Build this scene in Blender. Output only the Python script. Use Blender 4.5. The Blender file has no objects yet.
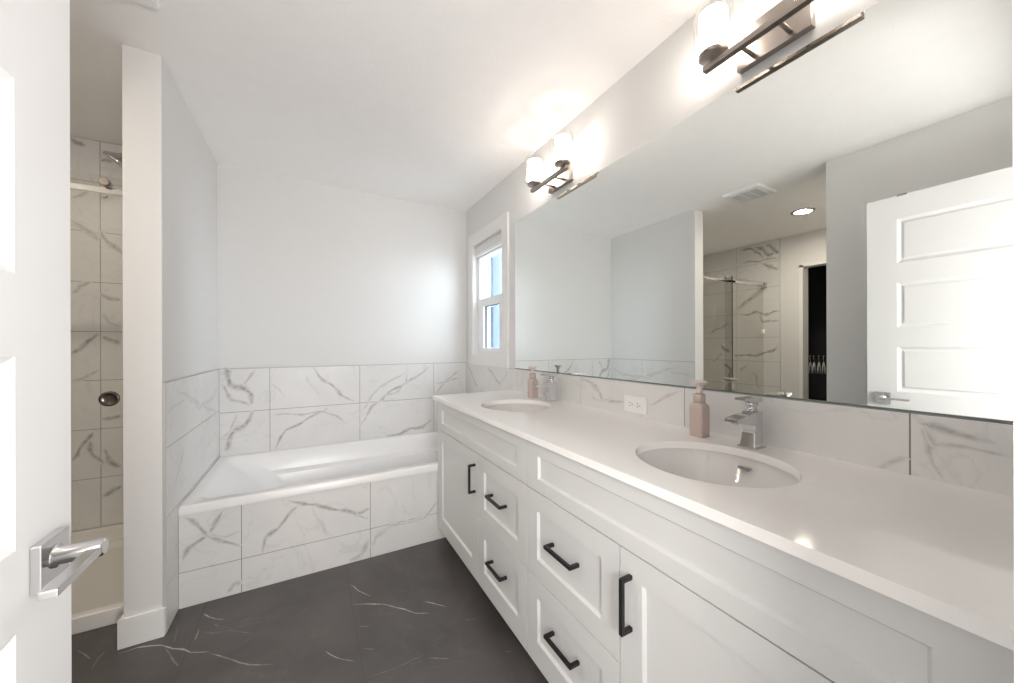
import bpy, bmesh, math, random
from mathutils import Vector, Matrix
random.seed(7)
sc = bpy.context.scene
COL = sc.collection

# ------------------------------------------------------------------ camera, world, large lights, exposure
EYE = 1.215                                        # eye height in metres; the floor is z = 0
cam_data = bpy.data.cameras.new('camera')
cam = bpy.data.objects.new('camera', cam_data)
COL.objects.link(cam)
cam_data.sensor_fit = 'HORIZONTAL'
cam_data.sensor_width = 36.0
cam_data.lens = 361.9 / 1024 * 36
cam_data.shift_x = 0.0001
cam_data.shift_y = (345.56 - 341.5) / 1024
cam_data.clip_start = 0.02
cam.matrix_world = (Matrix.Translation((0, 0, EYE)) @ Matrix.Rotation(-0.5083, 4, 'Z')
                    @ Matrix.Rotation(math.pi / 2, 4, 'X') @ Matrix.Rotation(-0.0029, 4, 'Z'))
sc.camera = cam

world = bpy.data.worlds.new('daylight')
sc.world = world
world.use_nodes = True
bg = world.node_tree.nodes['Background']
bg.inputs['Color'].default_value = (0.82, 0.90, 1.0, 1)
bg.inputs['Strength'].default_value = 6.0


def area(name, loc, rot, sx, sy, power, color):
    d = bpy.data.lights.new(name, 'AREA')
    d.shape = 'RECTANGLE'
    d.size, d.size_y, d.energy, d.color = sx, sy, power, color
    o = bpy.data.objects.new(name, d)
    o.location, o.rotation_euler = loc, rot
    COL.objects.link(o)
    return o


# large fill panel added behind the camera; the bedroom has no modelled window
area('bedroom_fill', (0.0, -3.45, 0.85), (math.radians(97), 0, 0), 4.0, 1.6, 32, (0.96, 0.98, 1.0))
d = bpy.data.lights.new('doorway_fill', 'POINT')       # unseen fill light added behind the camera to even out the room
d.energy, d.shadow_soft_size, d.color = 46, 0.28, (1.0, 0.985, 0.975)
o = bpy.data.objects.new('doorway_fill', d)
o.location = (0.10, -0.58, 1.20)
COL.objects.link(o)
LAMP = 11.0                                        # emission strength of the sconce shades
POT = 190.0                                         # emission strength of the recessed light

sc.view_settings.view_transform = 'Standard'
sc.view_settings.look = 'None'
sc.view_settings.exposure = 1.08
sc.view_settings.gamma = 1.0
sc.view_settings.use_curve_mapping = False
sc.cycles.use_denoising = True
sc.cycles.max_bounces = 14
sc.cycles.diffuse_bounces = 8
sc.cycles.glossy_bounces = 8
sc.cycles.transparent_max_bounces = 16
sc.cycles.transmission_bounces = 8
sc.cycles.sample_clamp_indirect = 8.0
sc.cycles.caustics_reflective = False
sc.cycles.caustics_refractive = False


# ------------------------------------------------------------------ materials
def mat(name, color, rough=0.5, metal=0.0, spec=0.5, emit=None, strength=0.0, bump=None, var=None, coat=0.0):
    m = bpy.data.materials.new(name)
    m.use_nodes = True
    nt = m.node_tree
    b = nt.nodes['Principled BSDF']
    b.inputs['Base Color'].default_value = (*color, 1)
    b.inputs['Roughness'].default_value = rough
    b.inputs['Metallic'].default_value = metal
    b.inputs['Specular IOR Level'].default_value = spec
    b.inputs['Coat Weight'].default_value = coat
    b.inputs['Coat Roughness'].default_value = 0.05
    if emit:
        b.inputs['Emission Color'].default_value = (*emit, 1)
        b.inputs['Emission Strength'].default_value = strength
    geo = nt.nodes.new('ShaderNodeNewGeometry')
    if var:                                        # (scale, amount): slight tonal unevenness of the finish
        n = nt.nodes.new('ShaderNodeTexNoise')
        n.inputs['Scale'].default_value = var[0]
        n.inputs['Detail'].default_value = 4
        nt.links.new(geo.outputs['Position'], n.inputs['Vector'])
        r = nt.nodes.new('ShaderNodeMapRange')
        r.inputs['To Min'].default_value = 1 - var[1]
        r.inputs['To Max'].default_value = 1 + var[1]
        nt.links.new(n.outputs['Fac'], r.inputs['Value'])
        h = nt.nodes.new('ShaderNodeHueSaturation')
        h.inputs['Color'].default_value = (*color, 1)
        nt.links.new(r.outputs['Result'], h.inputs['Value'])
        nt.links.new(h.outputs['Color'], b.inputs['Base Color'])
    if bump:                                       # (scale, strength, distance)
        n = nt.nodes.new('ShaderNodeTexNoise')
        n.inputs['Scale'].default_value = bump[0]
        n.inputs['Detail'].default_value = 3
        nt.links.new(geo.outputs['Position'], n.inputs['Vector'])
        bp = nt.nodes.new('ShaderNodeBump')
        bp.inputs['Strength'].default_value = bump[1]
        bp.inputs['Distance'].default_value = bump[2]
        nt.links.new(n.outputs['Fac'], bp.inputs['Height'])
        nt.links.new(bp.outputs['Normal'], b.inputs['Normal'])
    return m


def marble(name, base, cloud, vein, rough, cloud_scale, overlay, coat=0.0, faint=0.0):
    """Tile glaze: a base with soft clouding; overlay=True adds a vein whose strength comes from the strip's UVs."""
    m = bpy.data.materials.new(name)
    m.use_nodes = True
    nt = m.node_tree
    L = nt.links.new
    b = nt.nodes['Principled BSDF']
    b.inputs['Roughness'].default_value = rough
    geo = nt.nodes.new('ShaderNodeNewGeometry')
    n = nt.nodes.new('ShaderNodeTexNoise')
    n.inputs['Scale'].default_value = cloud_scale
    n.inputs['Detail'].default_value = 6
    n.inputs['Roughness'].default_value = 0.6
    n.inputs['Distortion'].default_value = 0.6
    L(geo.outputs['Position'], n.inputs['Vector'])
    rp = nt.nodes.new('ShaderNodeValToRGB')
    rp.color_ramp.elements[0].position = 0.35
    rp.color_ramp.elements[0].color = (*cloud, 1)
    rp.color_ramp.elements[1].position = 0.62
    rp.color_ramp.elements[1].color = (*base, 1)
    L(n.outputs['Fac'], rp.inputs['Fac'])
    out = rp.outputs['Color']
    if faint:                                      # hairline natural veining
        w = nt.nodes.new('ShaderNodeTexNoise')
        w.inputs['Scale'].default_value = cloud_scale * 0.8
        w.inputs['Detail'].default_value = 8
        w.inputs['Distortion'].default_value = 1.6
        L(geo.outputs['Position'], w.inputs['Vector'])
        s = nt.nodes.new('ShaderNodeMath'); s.operation = 'SUBTRACT'; s.inputs[1].default_value = 0.5
        L(w.outputs['Fac'], s.inputs[0])
        a = nt.nodes.new('ShaderNodeMath'); a.operation = 'ABSOLUTE'
        L(s.outputs[0], a.inputs[0])
        r = nt.nodes.new('ShaderNodeMapRange')
        r.inputs['From Max'].default_value = 0.010
        r.inputs['To Min'].default_value = faint
        r.inputs['To Max'].default_value = 0.0
        L(a.outputs[0], r.inputs['Value'])
        mx = nt.nodes.new('ShaderNodeMix'); mx.data_type = 'RGBA'
        L(r.outputs['Result'], mx.inputs[0]); L(out, mx.inputs[6]); mx.inputs[7].default_value = (*vein, 1)
        out = mx.outputs[2]
    if overlay:
        uv = nt.nodes.new('ShaderNodeUVMap'); uv.uv_map = 'vein'
        sp = nt.nodes.new('ShaderNodeSeparateXYZ')
        L(uv.outputs['UV'], sp.inputs[0])
        # x = distance across the strip 0..1, y = strength
        s = nt.nodes.new('ShaderNodeMath'); s.operation = 'MULTIPLY_ADD'; s.inputs[1].default_value = 2; s.inputs[2].default_value = -1
        L(sp.outputs['X'], s.inputs[0])
        a = nt.nodes.new('ShaderNodeMath'); a.operation = 'ABSOLUTE'; L(s.outputs[0], a.inputs[0])
        i = nt.nodes.new('ShaderNodeMath'); i.operation = 'SUBTRACT'; i.inputs[0].default_value = 1; i.use_clamp = True
        L(a.outputs[0], i.inputs[1])
        p = nt.nodes.new('ShaderNodeMath'); p.operation = 'POWER'; p.inputs[1].default_value = 1.1; L(i.outputs[0], p.inputs[0])
        q = nt.nodes.new('ShaderNodeMath'); q.operation = 'MULTIPLY'; L(p.outputs[0], q.inputs[0]); L(sp.outputs['Y'], q.inputs[1])
        nn = nt.nodes.new('ShaderNodeTexNoise'); nn.inputs['Scale'].default_value = 45; nn.inputs['Detail'].default_value = 3
        L(geo.outputs['Position'], nn.inputs['Vector'])
        r = nt.nodes.new('ShaderNodeMapRange')
        r.inputs['From Min'].default_value = 0.3; r.inputs['From Max'].default_value = 0.65
        r.inputs['To Min'].default_value = 0.45; r.inputs['To Max'].default_value = 1.15
        L(nn.outputs['Fac'], r.inputs['Value'])
        f = nt.nodes.new('ShaderNodeMath'); f.operation = 'MULTIPLY'; f.use_clamp = True
        L(q.outputs[0], f.inputs[0]); L(r.outputs['Result'], f.inputs[1])
        mx = nt.nodes.new('ShaderNodeMix'); mx.data_type = 'RGBA'
        L(f.outputs[0], mx.inputs[0]); L(out, mx.inputs[6]); mx.inputs[7].default_value = (*vein, 1)
        out = mx.outputs[2]
    L(out, b.inputs['Base Color'])
    return m


def glass(name, tint, gloss=0.9):
    m = bpy.data.materials.new(name)
    m.use_nodes = True
    nt = m.node_tree
    nt.nodes.remove(nt.nodes['Principled BSDF'])
    t = nt.nodes.new('ShaderNodeBsdfTransparent'); t.inputs['Color'].default_value = (*tint, 1)
    g = nt.nodes.new('ShaderNodeBsdfGlossy'); g.inputs['Roughness'].default_value = 0.0
    g.inputs['Color'].default_value = (gloss, gloss, gloss, 1)
    f = nt.nodes.new('ShaderNodeFresnel')
    geo = nt.nodes.new('ShaderNodeNewGeometry')      # same reflectance from either side of the sheet
    r = nt.nodes.new('ShaderNodeMapRange'); r.inputs['To Min'].default_value = 1.35; r.inputs['To Max'].default_value = 1 / 1.35
    nt.links.new(geo.outputs['Backfacing'], r.inputs['Value']); nt.links.new(r.outputs['Result'], f.inputs['IOR'])
    x = nt.nodes.new('ShaderNodeMixShader')
    nt.links.new(f.outputs[0], x.inputs[0]); nt.links.new(t.outputs[0], x.inputs[1]); nt.links.new(g.outputs[0], x.inputs[2])
    nt.links.new(x.outputs[0], nt.nodes['Material Output'].inputs['Surface'])
    return m


M = dict(
    wall=mat('wall_paint', (0.735, 0.73, 0.72), 0.6, bump=(180, 0.06, 0.002), var=(2.0, 0.015)),
    ceiling=mat('ceiling_paint', (0.92, 0.905, 0.89), 0.8, bump=(70, 0.35, 0.004), var=(12, 0.02)),
    trim=mat('white_trim_paint', (0.81, 0.81, 0.80), 0.35),
    door=mat('door_paint', (0.82, 0.82, 0.82), 0.4),
    tile=marble('marble_tile', (0.755, 0.748, 0.735), (0.70, 0.695, 0.685), (0.25, 0.235, 0.225), 0.34, 2.2, False, faint=0.12),
    vein=marble('marble_tile_vein', (0.755, 0.748, 0.735), (0.70, 0.695, 0.685), (0.25, 0.235, 0.225), 0.34, 2.2, True, faint=0.12),
    grout=mat('tile_grout', (0.25, 0.235, 0.22), 0.8),
    floor=marble('charcoal_floor_tile', (0.094, 0.086, 0.083), (0.064, 0.058, 0.055), (0.62, 0.58, 0.54), 0.32, 2.6, False, faint=0.03),
    floor_vein=marble('charcoal_floor_vein', (0.094, 0.086, 0.083), (0.064, 0.058, 0.055), (0.62, 0.58, 0.54), 0.32, 2.6, True, faint=0.03),
    floor_grout=mat('floor_grout', (0.080, 0.073, 0.070), 0.8),
    cabinet=mat('cabinet_paint', (0.665, 0.665, 0.66), 0.38),
    toe=mat('toe_kick_shaded', (0.30, 0.29, 0.28), 0.6),  # darker than the cabinets: shadow in the recess put into the colour
    counter=mat('white_quartz', (0.93, 0.91, 0.89), 0.09, var=(60, 0.02)),
    basin=mat('basin_china', (0.72, 0.705, 0.69), 0.08),
    acrylic=mat('tub_acrylic', (0.84, 0.835, 0.83), 0.27),
    pan=mat('shower_acrylic', (0.82, 0.80, 0.77), 0.25),
    black=mat('black_metal', (0.012, 0.012, 0.013), 0.35, spec=0.4),
    chrome=mat('chrome', (0.62, 0.62, 0.63), 0.06, metal=1.0),
    satin=mat('satin_chrome', (0.66, 0.66, 0.67), 0.22, metal=1.0),
    nickel=mat('brushed_nickel', (0.36, 0.32, 0.29), 0.3, metal=1.0, bump=(300, 0.05, 0.001)),
    mirror=mat('mirror_silver', (0.88, 0.905, 0.885), 0.0, metal=1.0),
    mirror_edge=mat('mirror_edge', (0.16, 0.20, 0.18), 0.3),
    shade=mat('lit_opal_shade', (0.9, 0.88, 0.85), 0.4, emit=(1.0, 0.90, 0.83), strength=LAMP),
    clear=glass('clear_glass', (0.97, 0.97, 0.96)),
    pane=glass('window_glass', (0.96, 0.98, 0.98)),
    screen=glass('shower_glass', (0.95, 0.95, 0.94)),
    pot=mat('lit_diffuser', (0.9, 0.9, 0.88), 0.5, emit=(1.0, 0.88, 0.74), strength=POT),
    plastic=mat('white_plastic', (0.84, 0.84, 0.83), 0.35),
    slot=mat('dark_slot', (0.03, 0.03, 0.03), 0.6),
    ventdark=mat('duct_dark', (0.07, 0.07, 0.068), 0.8),
    pink=mat('dusty_pink_bottle', (0.55, 0.44, 0.40), 0.25, coat=0.3),
    pump=mat('pale_pink_pump', (0.70, 0.60, 0.56), 0.3),
    vinyl=mat('window_vinyl', (0.84, 0.85, 0.86), 0.3),
    blind=mat('blind_fabric', (0.72, 0.71, 0.70), 0.7, bump=(400, 0.2, 0.001)),
    gasket=mat('dark_gasket', (0.10, 0.11, 0.12), 0.6),
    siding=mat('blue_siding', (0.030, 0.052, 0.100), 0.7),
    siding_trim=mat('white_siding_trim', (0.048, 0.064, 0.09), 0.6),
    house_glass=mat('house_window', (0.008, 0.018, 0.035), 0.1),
    dark_nickel=mat('dark_nickel', (0.16, 0.145, 0.13), 0.2, metal=1.0),
    edge_strip=mat('tile_edge_strip', (0.52, 0.51, 0.50), 0.5),
    ground=mat('pale_gravel', (0.45, 0.45, 0.44), 0.9, var=(30, 0.15)),
    carpet=mat('bedroom_carpet', (0.50, 0.46, 0.42), 0.95, bump=(400, 0.4, 0.004)),
    closet=mat('closet_unlit', (0.05, 0.05, 0.055), 0.8),  # near-black walls: the unlit closet's darkness is put into the colour
    cloth=mat('dark_cloth', (0.012, 0.012, 0.015), 0.9, bump=(200, 0.3, 0.002)),
)

# veins seen in the tiles: [width mm, strength, u, v, u, v, ...] in metres on each tiled plane
VEINS = {
  'back': [[22,0.8,-0.521,1.064,-0.462,0.963,-0.406,0.928,-0.364,0.858,-0.346,0.815],[14,0.5,-0.53,0.958,-0.461,0.859,-0.371,0.798],[10,0.5,-0.401,0.939,-0.344,1.05],[20,0.7,-0.339,0.759,-0.401,0.689,-0.461,0.605,-0.513,0.513],[9,0.4,-0.437,0.752,-0.473,0.651,-0.52,0.597],[12,0.6,0.009,1.056,0.111,0.937,0.195,0.859,0.295,0.774],[7,0.3,-0.245,0.953,-0.197,0.91,-0.157,0.839],[10,0.2,-0.034,1.009,0.052,0.841],[10,0.7,-0.228,0.481,-0.196,0.552,-0.151,0.603,-0.047,0.666,0.024,0.695,0.117,0.754],[8,0.5,-0.244,0.726,-0.143,0.723,-0.033,0.714,0.088,0.723,0.171,0.682,0.245,0.614],[12,0.6,0.346,0.58,0.378,0.656,0.431,0.722,0.531,0.814,0.664,0.89,0.792,0.954,0.901,1.041],[9,0.45,0.491,0.792,0.629,0.841,0.707,0.91,0.7,0.983],[10,0.35,0.343,0.674,0.417,0.8,0.49,0.884,0.7,0.994],[16,0.7,0.536,0.463,0.63,0.492,0.774,0.516,0.934,0.567],[9,0.5,0.945,0.784,1.043,0.906,1.179,0.995],[8,0.4,0.944,0.88,1.179,0.927]],
  'apron': [[11,0.7,-0.514,0.217,-0.493,0.272,-0.467,0.296,-0.43,0.329,-0.389,0.382,-0.363,0.42],[12,0.6,-0.515,0.421,-0.479,0.388,-0.439,0.333,-0.373,0.272,-0.3,0.231],[7,0.35,-0.43,0.322,-0.356,0.295,-0.301,0.307],[11,0.7,-0.218,0.172,-0.196,0.246,-0.148,0.281,-0.102,0.339,-0.059,0.378],[11,0.75,-0.106,0.415,-0.002,0.368,0.103,0.329,0.191,0.283,0.288,0.234],[12,0.6,0.225,0.258,0.259,0.266,0.292,0.293],[7,0.2,-0.002,0.352,0.05,0.269,0.071,0.181],[14,0.5,0.187,0.009,0.248,0.044,0.293,0.112],[16,0.45,-0.352,0.017,-0.331,0.053,-0.298,0.058],[16,0.4,0.307,0.058,0.331,0.115,0.404,0.151],[8,0.6,0.454,0.16,0.532,0.152,0.612,0.16,0.653,0.197,0.698,0.24],[9,0.3,0.307,0.129,0.429,0.153,0.612,0.155]],
  'left': [[12,0.35,2.191,1.025,2.401,0.948,2.744,0.853,3.024,0.783],[16,0.3,2.34,1.01,2.551,0.882,2.899,0.891,3.048,0.954],[8,0.35,2.164,0.582,2.226,0.643,2.3,0.727],[9,0.25,2.052,0.918,2.131,0.943,2.326,0.958],[8,0.2,2.665,0.613,2.855,0.633,3.026,0.667]],
  'right': [[9,0.6,3.044,1.04,2.975,0.994,2.909,0.922,2.813,0.855],[11,0.6,2.62,1.041,2.497,0.974,2.376,0.917],[7,0.35,2.389,0.93,2.334,0.986,2.285,1.036],[6,0.3,3.513,0.953,3.344,0.971,3.158,1.032],[6,0.3,2.121,0.923,2.09,0.974],[10,0.55,1.409,1.035,1.361,1.01,1.343,0.987,1.325,0.949,1.247,0.955,1.175,0.962],[7,0.3,1.409,0.954,1.356,0.947,1.315,0.946,1.256,0.966],[7,0.35,1.049,0.969,1.023,0.975,0.974,1.0,0.933,1.019,0.882,1.043],[7,0.5,1.477,1.036,1.409,1.03,1.372,0.998,1.313,0.97],[9,0.6,0.277,1.032,0.25,1.031,0.23,1.023,0.193,1.014,0.167,1.009],[8,0.5,0.273,1.019,0.262,0.996,0.263,0.97,0.253,0.942,0.237,0.916],[6,0.4,0.267,1.028,0.253,0.988,0.205,0.992,0.148,0.988],[8,0.35,0.349,0.902,0.321,0.928,0.291,0.947]],
  'shower': [[14,0.6,-1.21,2.427,-1.182,2.41,-1.147,2.405],[18,0.6,-1.087,2.308,-1.049,2.329,-1.002,2.383],[10,0.5,-1.209,2.082,-1.175,2.101,-1.129,2.134],[16,0.4,-1.209,1.957,-1.169,1.932,-1.141,1.904,-1.103,1.837],[16,0.5,-1.09,1.908,-1.067,1.875,-1.041,1.831,-1.001,1.77],[14,0.5,-1.088,1.539,-1.047,1.5,-1.001,1.49],[12,0.5,-1.205,1.525,-1.168,1.573,-1.124,1.595],[10,0.35,-1.088,1.415,-1.053,1.361,-1.0,1.344],[14,0.7,-1.213,1.166,-1.171,1.203,-1.14,1.251,-1.096,1.295],[18,0.6,-1.084,1.273,-1.05,1.252,-1.003,1.242],[12,0.8,-1.208,0.556,-1.179,0.589,-1.161,0.634,-1.139,0.695,-1.132,0.716],[14,0.6,-1.139,0.663,-1.117,0.58,-1.086,0.511],[16,0.6,-1.083,0.602,-1.048,0.532,-1.001,0.487],[16,0.6,-1.083,0.77,-1.039,0.782,-1.002,0.806],[16,0.6,-1.082,0.321,-1.044,0.36,-1.001,0.376],[10,0.4,-1.209,1.019,-1.162,1.038,-1.091,1.071]],
  'far': [[16,0.6,2.563,1.587,2.409,1.605,2.255,1.583,2.127,1.598],[14,0.5,2.35,1.573,2.311,1.491,2.226,1.49,2.127,1.497],[16,0.7,2.53,1.088,2.408,1.087,2.32,1.102,2.216,1.154,2.126,1.186],[20,0.6,2.813,1.225,2.771,1.168,2.714,1.112],[20,0.6,2.789,0.996,2.748,0.964,2.707,0.876,2.691,0.765],[14,0.4,2.617,1.675,2.532,1.727,2.42,1.802],[16,0.4,2.589,0.895,2.53,0.942,2.484,0.956],[14,0.35,2.437,0.894,2.387,0.812,2.363,0.688],[14,0.4,2.986,1.368,2.842,1.433,2.693,1.507],[12,0.4,2.936,1.002,2.864,1.04,2.794,1.099],[22,0.8,2.392,2.416,2.333,2.344,2.219,2.277,2.147,2.288,2.115,2.331],[20,0.7,2.266,2.407,2.219,2.345,2.147,2.278,2.111,2.258],[16,0.6,2.566,2.418,2.431,2.379,2.352,2.319,2.313,2.248],[12,0.5,2.554,2.236,2.411,2.229,2.256,2.219,2.111,2.23],[20,0.7,2.323,2.18,2.256,2.147,2.146,2.076]],
  'floor': [[5,0.9,-0.669,2.011,-0.639,2.008,-0.612,2.014,-0.571,2.002,-0.536,1.986,-0.509,1.958,-0.484,1.933,-0.447,1.91,-0.417,1.878,-0.354,1.846],[4,0.55,-0.352,1.835,-0.317,1.806,-0.279,1.768,-0.241,1.724,-0.205,1.693,-0.171,1.675,-0.125,1.655],[4,0.8,-0.428,2.119,-0.396,2.078,-0.369,2.053,-0.334,2.03],[3,0.6,-0.42,1.944,-0.42,1.974,-0.421,2.018],[3,0.6,-0.815,2.112,-0.784,2.074,-0.751,2.029],[5,0.2,-0.721,1.962,-0.723,2.014,-0.717,2.058],[5,0.25,-0.519,1.958,-0.475,1.883,-0.436,1.814],[3,0.25,-0.418,1.996,-0.36,1.956,-0.306,1.942,-0.209,1.865],[3,0.4,-0.37,2.018,-0.354,1.996],[4,0.2,-0.493,1.969,-0.501,2.049,-0.505,2.084],[4,0.8,0.169,2.012,0.188,1.99,0.206,1.943,0.252,1.866],[4.5,1.0,0.169,1.851,0.232,1.822,0.295,1.783,0.342,1.732,0.381,1.698,0.416,1.65,0.467,1.618],[4,1.0,0.47,1.704,0.491,1.687,0.513,1.661,0.551,1.619],[3,0.75,0.049,1.623,0.068,1.592,0.089,1.564,0.114,1.54,0.146,1.513],[3,0.35,0.178,1.696,0.221,1.669],[3,0.3,0.179,1.563,0.223,1.532],[3,0.4,0.398,1.391,0.434,1.368,0.469,1.346],[3,0.3,0.669,1.27,0.701,1.256],[3,0.25,0.591,1.503,0.644,1.485],[3,0.2,0.181,1.415,0.306,1.405,0.386,1.413]],
}


# ------------------------------------------------------------------ mesh helpers
ORIGIN = {}


class MB:
    """Collects shapes into one mesh; each face keeps a material index."""

    def __init__(self):
        self.bm = bmesh.new()
        self.uv = self.bm.loops.layers.uv.new('vein')

    def add(self, bm2, mi=0, smooth=False):
        vm = {}
        for v in bm2.verts:
            vm[v] = self.bm.verts.new(v.co)
        for f in bm2.faces:
            try:
                nf = self.bm.faces.new([vm[v] for v in f.verts])
            except ValueError:
                continue
            nf.material_index = mi
            nf.smooth = smooth
        bm2.free()
        return self

    def quad(self, pts, mi=0):
        f = self.bm.faces.new([self.bm.verts.new(p) for p in pts])
        f.material_index = mi
        return f

    def box(self, x0, x1, y0, y1, z0, z1, mi=0, bevel=0.0, seg=2, rot=None, at=None):
        b = bmesh.new()
        bmesh.ops.create_cube(b, size=1)
        for v in b.verts:
            v.co = Vector((x0 + (v.co.x + .5) * (x1 - x0), y0 + (v.co.y + .5) * (y1 - y0), z0 + (v.co.z + .5) * (z1 - z0)))
        if bevel:
            bmesh.ops.bevel(b, geom=b.edges[:], offset=bevel, segments=seg, profile=0.7, affect='EDGES')
        if rot is not None:
            c = Vector(at)
            for v in b.verts:
                v.co = c + rot @ (v.co - c)
        return self.add(b, mi, False)

    def loft(self, loops, mi=0, cap0=True, cap1=True, smooth=True, closed=True):
        rows = [[self.bm.verts.new(p) for p in lp] for lp in loops]
        n = len(rows[0])
        for a, b in zip(rows, rows[1:]):
            for i in range(n if closed else n - 1):
                j = (i + 1) % n
                try:
                    f = self.bm.faces.new((a[i], a[j], b[j], b[i]))
                    f.material_index = mi
                    f.smooth = smooth
                except ValueError:
                    pass
        for c, r in ((cap0, rows[0][::-1]), (cap1, rows[-1])):
            if c:
                f = self.bm.faces.new(r)
                f.material_index = mi
        return self

    def lathe(self, prof, center=(0, 0, 0), axis='Z', n=32, mi=0, cap0=True, cap1=True, smooth=True):
        loops = []
        for r, h in prof:
            lp = []
            for i in range(n):
                a = 2 * math.pi * i / n
                p = (r * math.cos(a), r * math.sin(a), h)
                if axis == 'X':
                    p = (h, p[0], p[1])
                elif axis == 'Y':
                    p = (p[1], h, p[0])
                lp.append(Vector(p) + Vector(center))
            loops.append(lp)
        return self.loft(loops, mi, cap0, cap1, smooth)

    def tube(self, pts, r, n=12, mi=0):
        pts = [Vector(p) for p in pts]
        loops = []
        up = Vector((0, 0, 1))
        for k, p in enumerate(pts):
            d = (pts[min(k + 1, len(pts) - 1)] - pts[max(k - 1, 0)]).normalized()
            s = d.cross(up)
            if s.length < 1e-3:
                s = d.cross(Vector((1, 0, 0)))
            s.normalize()
            t = s.cross(d)
            loops.append([p + r * (math.cos(2 * math.pi * i / n) * s + math.sin(2 * math.pi * i / n) * t) for i in range(n)])
        return self.loft(loops, mi)

    def build(self, name, mats, parent=None, loc=None, fix=True, sharp=None):
        if fix:
            bmesh.ops.recalc_face_normals(self.bm, faces=self.bm.faces[:])
        me = bpy.data.meshes.new(name)
        self.bm.to_mesh(me)
        self.bm.free()
        for m in (mats if isinstance(mats, (list, tuple)) else [mats]):
            me.materials.append(m)
        if sharp is not None:
            try:
                me.set_sharp_from_angle(angle=math.radians(sharp))
            except Exception:
                pass
        o = bpy.data.objects.new(name, me)
        COL.objects.link(o)
        if parent is not None:
            org = ORIGIN.get(parent.name) or Vector(parent.location)
            me.transform(Matrix.Translation(-org))   # parts are modelled in place, then stored relative to their thing
            ORIGIN[o.name] = org
            o.parent = parent
        return o


def tag(o, label=None, cat=None, group=None, kind=None):
    if label: o['label'] = label
    if cat: o['category'] = cat
    if group: o['group'] = group
    if kind: o['kind'] = kind
    return o


def thing(name, loc, label, cat, group=None):
    o = bpy.data.objects.new(name, None)
    o.empty_display_size = 0.05
    o.location = loc
    COL.objects.link(o)
    return tag(o, label, cat, group)


def struct(o):
    o['kind'] = 'structure'
    return o


def copy_tree(root, delta, label=None):
    """A copy of a thing with copies of its parts and sub-parts, moved by delta."""
    r = root.copy()
    COL.objects.link(r)
    r.location = Vector(root.location) + Vector(delta)
    if label: r['label'] = label
    for ch in list(root.children):
        c = ch.copy()
        COL.objects.link(c)
        c.parent = r
        for g in list(ch.children):
            d = g.copy()
            COL.objects.link(d)
            d.parent = c
    return r


def panelled(mb, to3, u0, u1, z0, z1, back, panels, slope, depth, mi=0, mould=0.0):
    """Face u0..u1 x z0..z1 with sunk panels; to3(u, z, d) maps to the world, d pointing out; back = d of the rear face.
    mould > 0 raises a flat field inside each sunk panel."""
    us = sorted({u0, u1, *[p[0] for p in panels], *[p[1] for p in panels]})
    zs = sorted({z0, z1, *[p[2] for p in panels], *[p[3] for p in panels]})
    for a, b in zip(us, us[1:]):
        for c, d in zip(zs, zs[1:]):
            if any(p[0] <= a and b <= p[1] and p[2] <= c and d <= p[3] for p in panels):
                continue
            mb.quad([to3(a, c, 0), to3(b, c, 0), to3(b, d, 0), to3(a, d, 0)], mi)
    for (a, b, c, d) in panels:
        rings = [(0, 0), (slope, -depth)]
        if mould:
            rings += [(slope + 0.008, -depth), (slope + 0.008 + mould, -depth + 0.005)]
        loops = [[to3(a + s, c + s, h), to3(b - s, c + s, h), to3(b - s, d - s, h), to3(a + s, d - s, h)] for s, h in rings]
        for p, q in zip(loops, loops[1:]):
            for i in range(4):
                j = (i + 1) % 4
                mb.quad([p[i], p[j], q[j], q[i]], mi)
        mb.quad(loops[-1], mi)
    R = [(u0, z0), (u1, z0), (u1, z1), (u0, z1)]
    for i in range(4):
        j = (i + 1) % 4
        mb.quad([to3(*R[i], 0), to3(*R[i], back), to3(*R[j], back), to3(*R[j], 0)], mi)
    if back < 0 and not getattr(mb, 'open_back', False):
        mb.quad([to3(*R[3], back), to3(*R[2], back), to3(*R[1], back), to3(*R[0], back)], mi)


def vein_strips(mb, to3, rows, mi, lift=0.0006, wmul=1.0):
    """Soft-edged veins lying in the tile glaze: each row is [width mm, strength, u, z, u, z ...]."""
    for nr, row in enumerate(rows):
        w, s = row[0] * 0.001 * wmul, min(1, row[1] * 1.08)
        ph = [random.uniform(0, 6.28) for _ in range(4)]
        up = lift + nr * 0.00006
        P = [Vector((row[i], row[i + 1])) for i in range(2, len(row), 2)]
        pts = []
        for a, b in zip(P, P[1:]):
            n = max(2, int((b - a).length / 0.012))
            for k in range(n):
                pts.append(a.lerp(b, k / n))
        pts.append(P[-1])
        n = len(pts)
        side = []
        for k, p in enumerate(pts):
            d = (pts[min(k + 1, n - 1)] - pts[max(k - 1, 0)])
            d = d.normalized() if d.length else Vector((1, 0))
            q = Vector((-d.y, d.x))
            j = .35 * math.sin(k * .42 + ph[0]) + .25 * math.sin(k * .37 + ph[1])
            c = p + q * w * j
            ww = w * (1.0 + .25 * math.sin(k * .6 + ph[2]) + .15 * math.sin(k * 1.1 + ph[3])) * (0.45 + 0.55 * min(1, 6 * min(k, n - 1 - k) / n))
            am = s * (0.35 + 0.65 * min(1, 8 * min(k, n - 1 - k) / n))
            side.append((c - q * ww, c + q * ww, am))
        for (a0, b0, s0), (a1, b1, s1) in zip(side, side[1:]):
            f = mb.bm.faces.new([mb.bm.verts.new(to3(v.x, v.y, up)) for v in (a0, b0, b1, a1)])
            f.material_index = mi
            for lp, uv in zip(f.loops, ((0, s0), (1, s0), (1, s1), (0, s1))):
                lp[mb.uv].uv = uv


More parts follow.
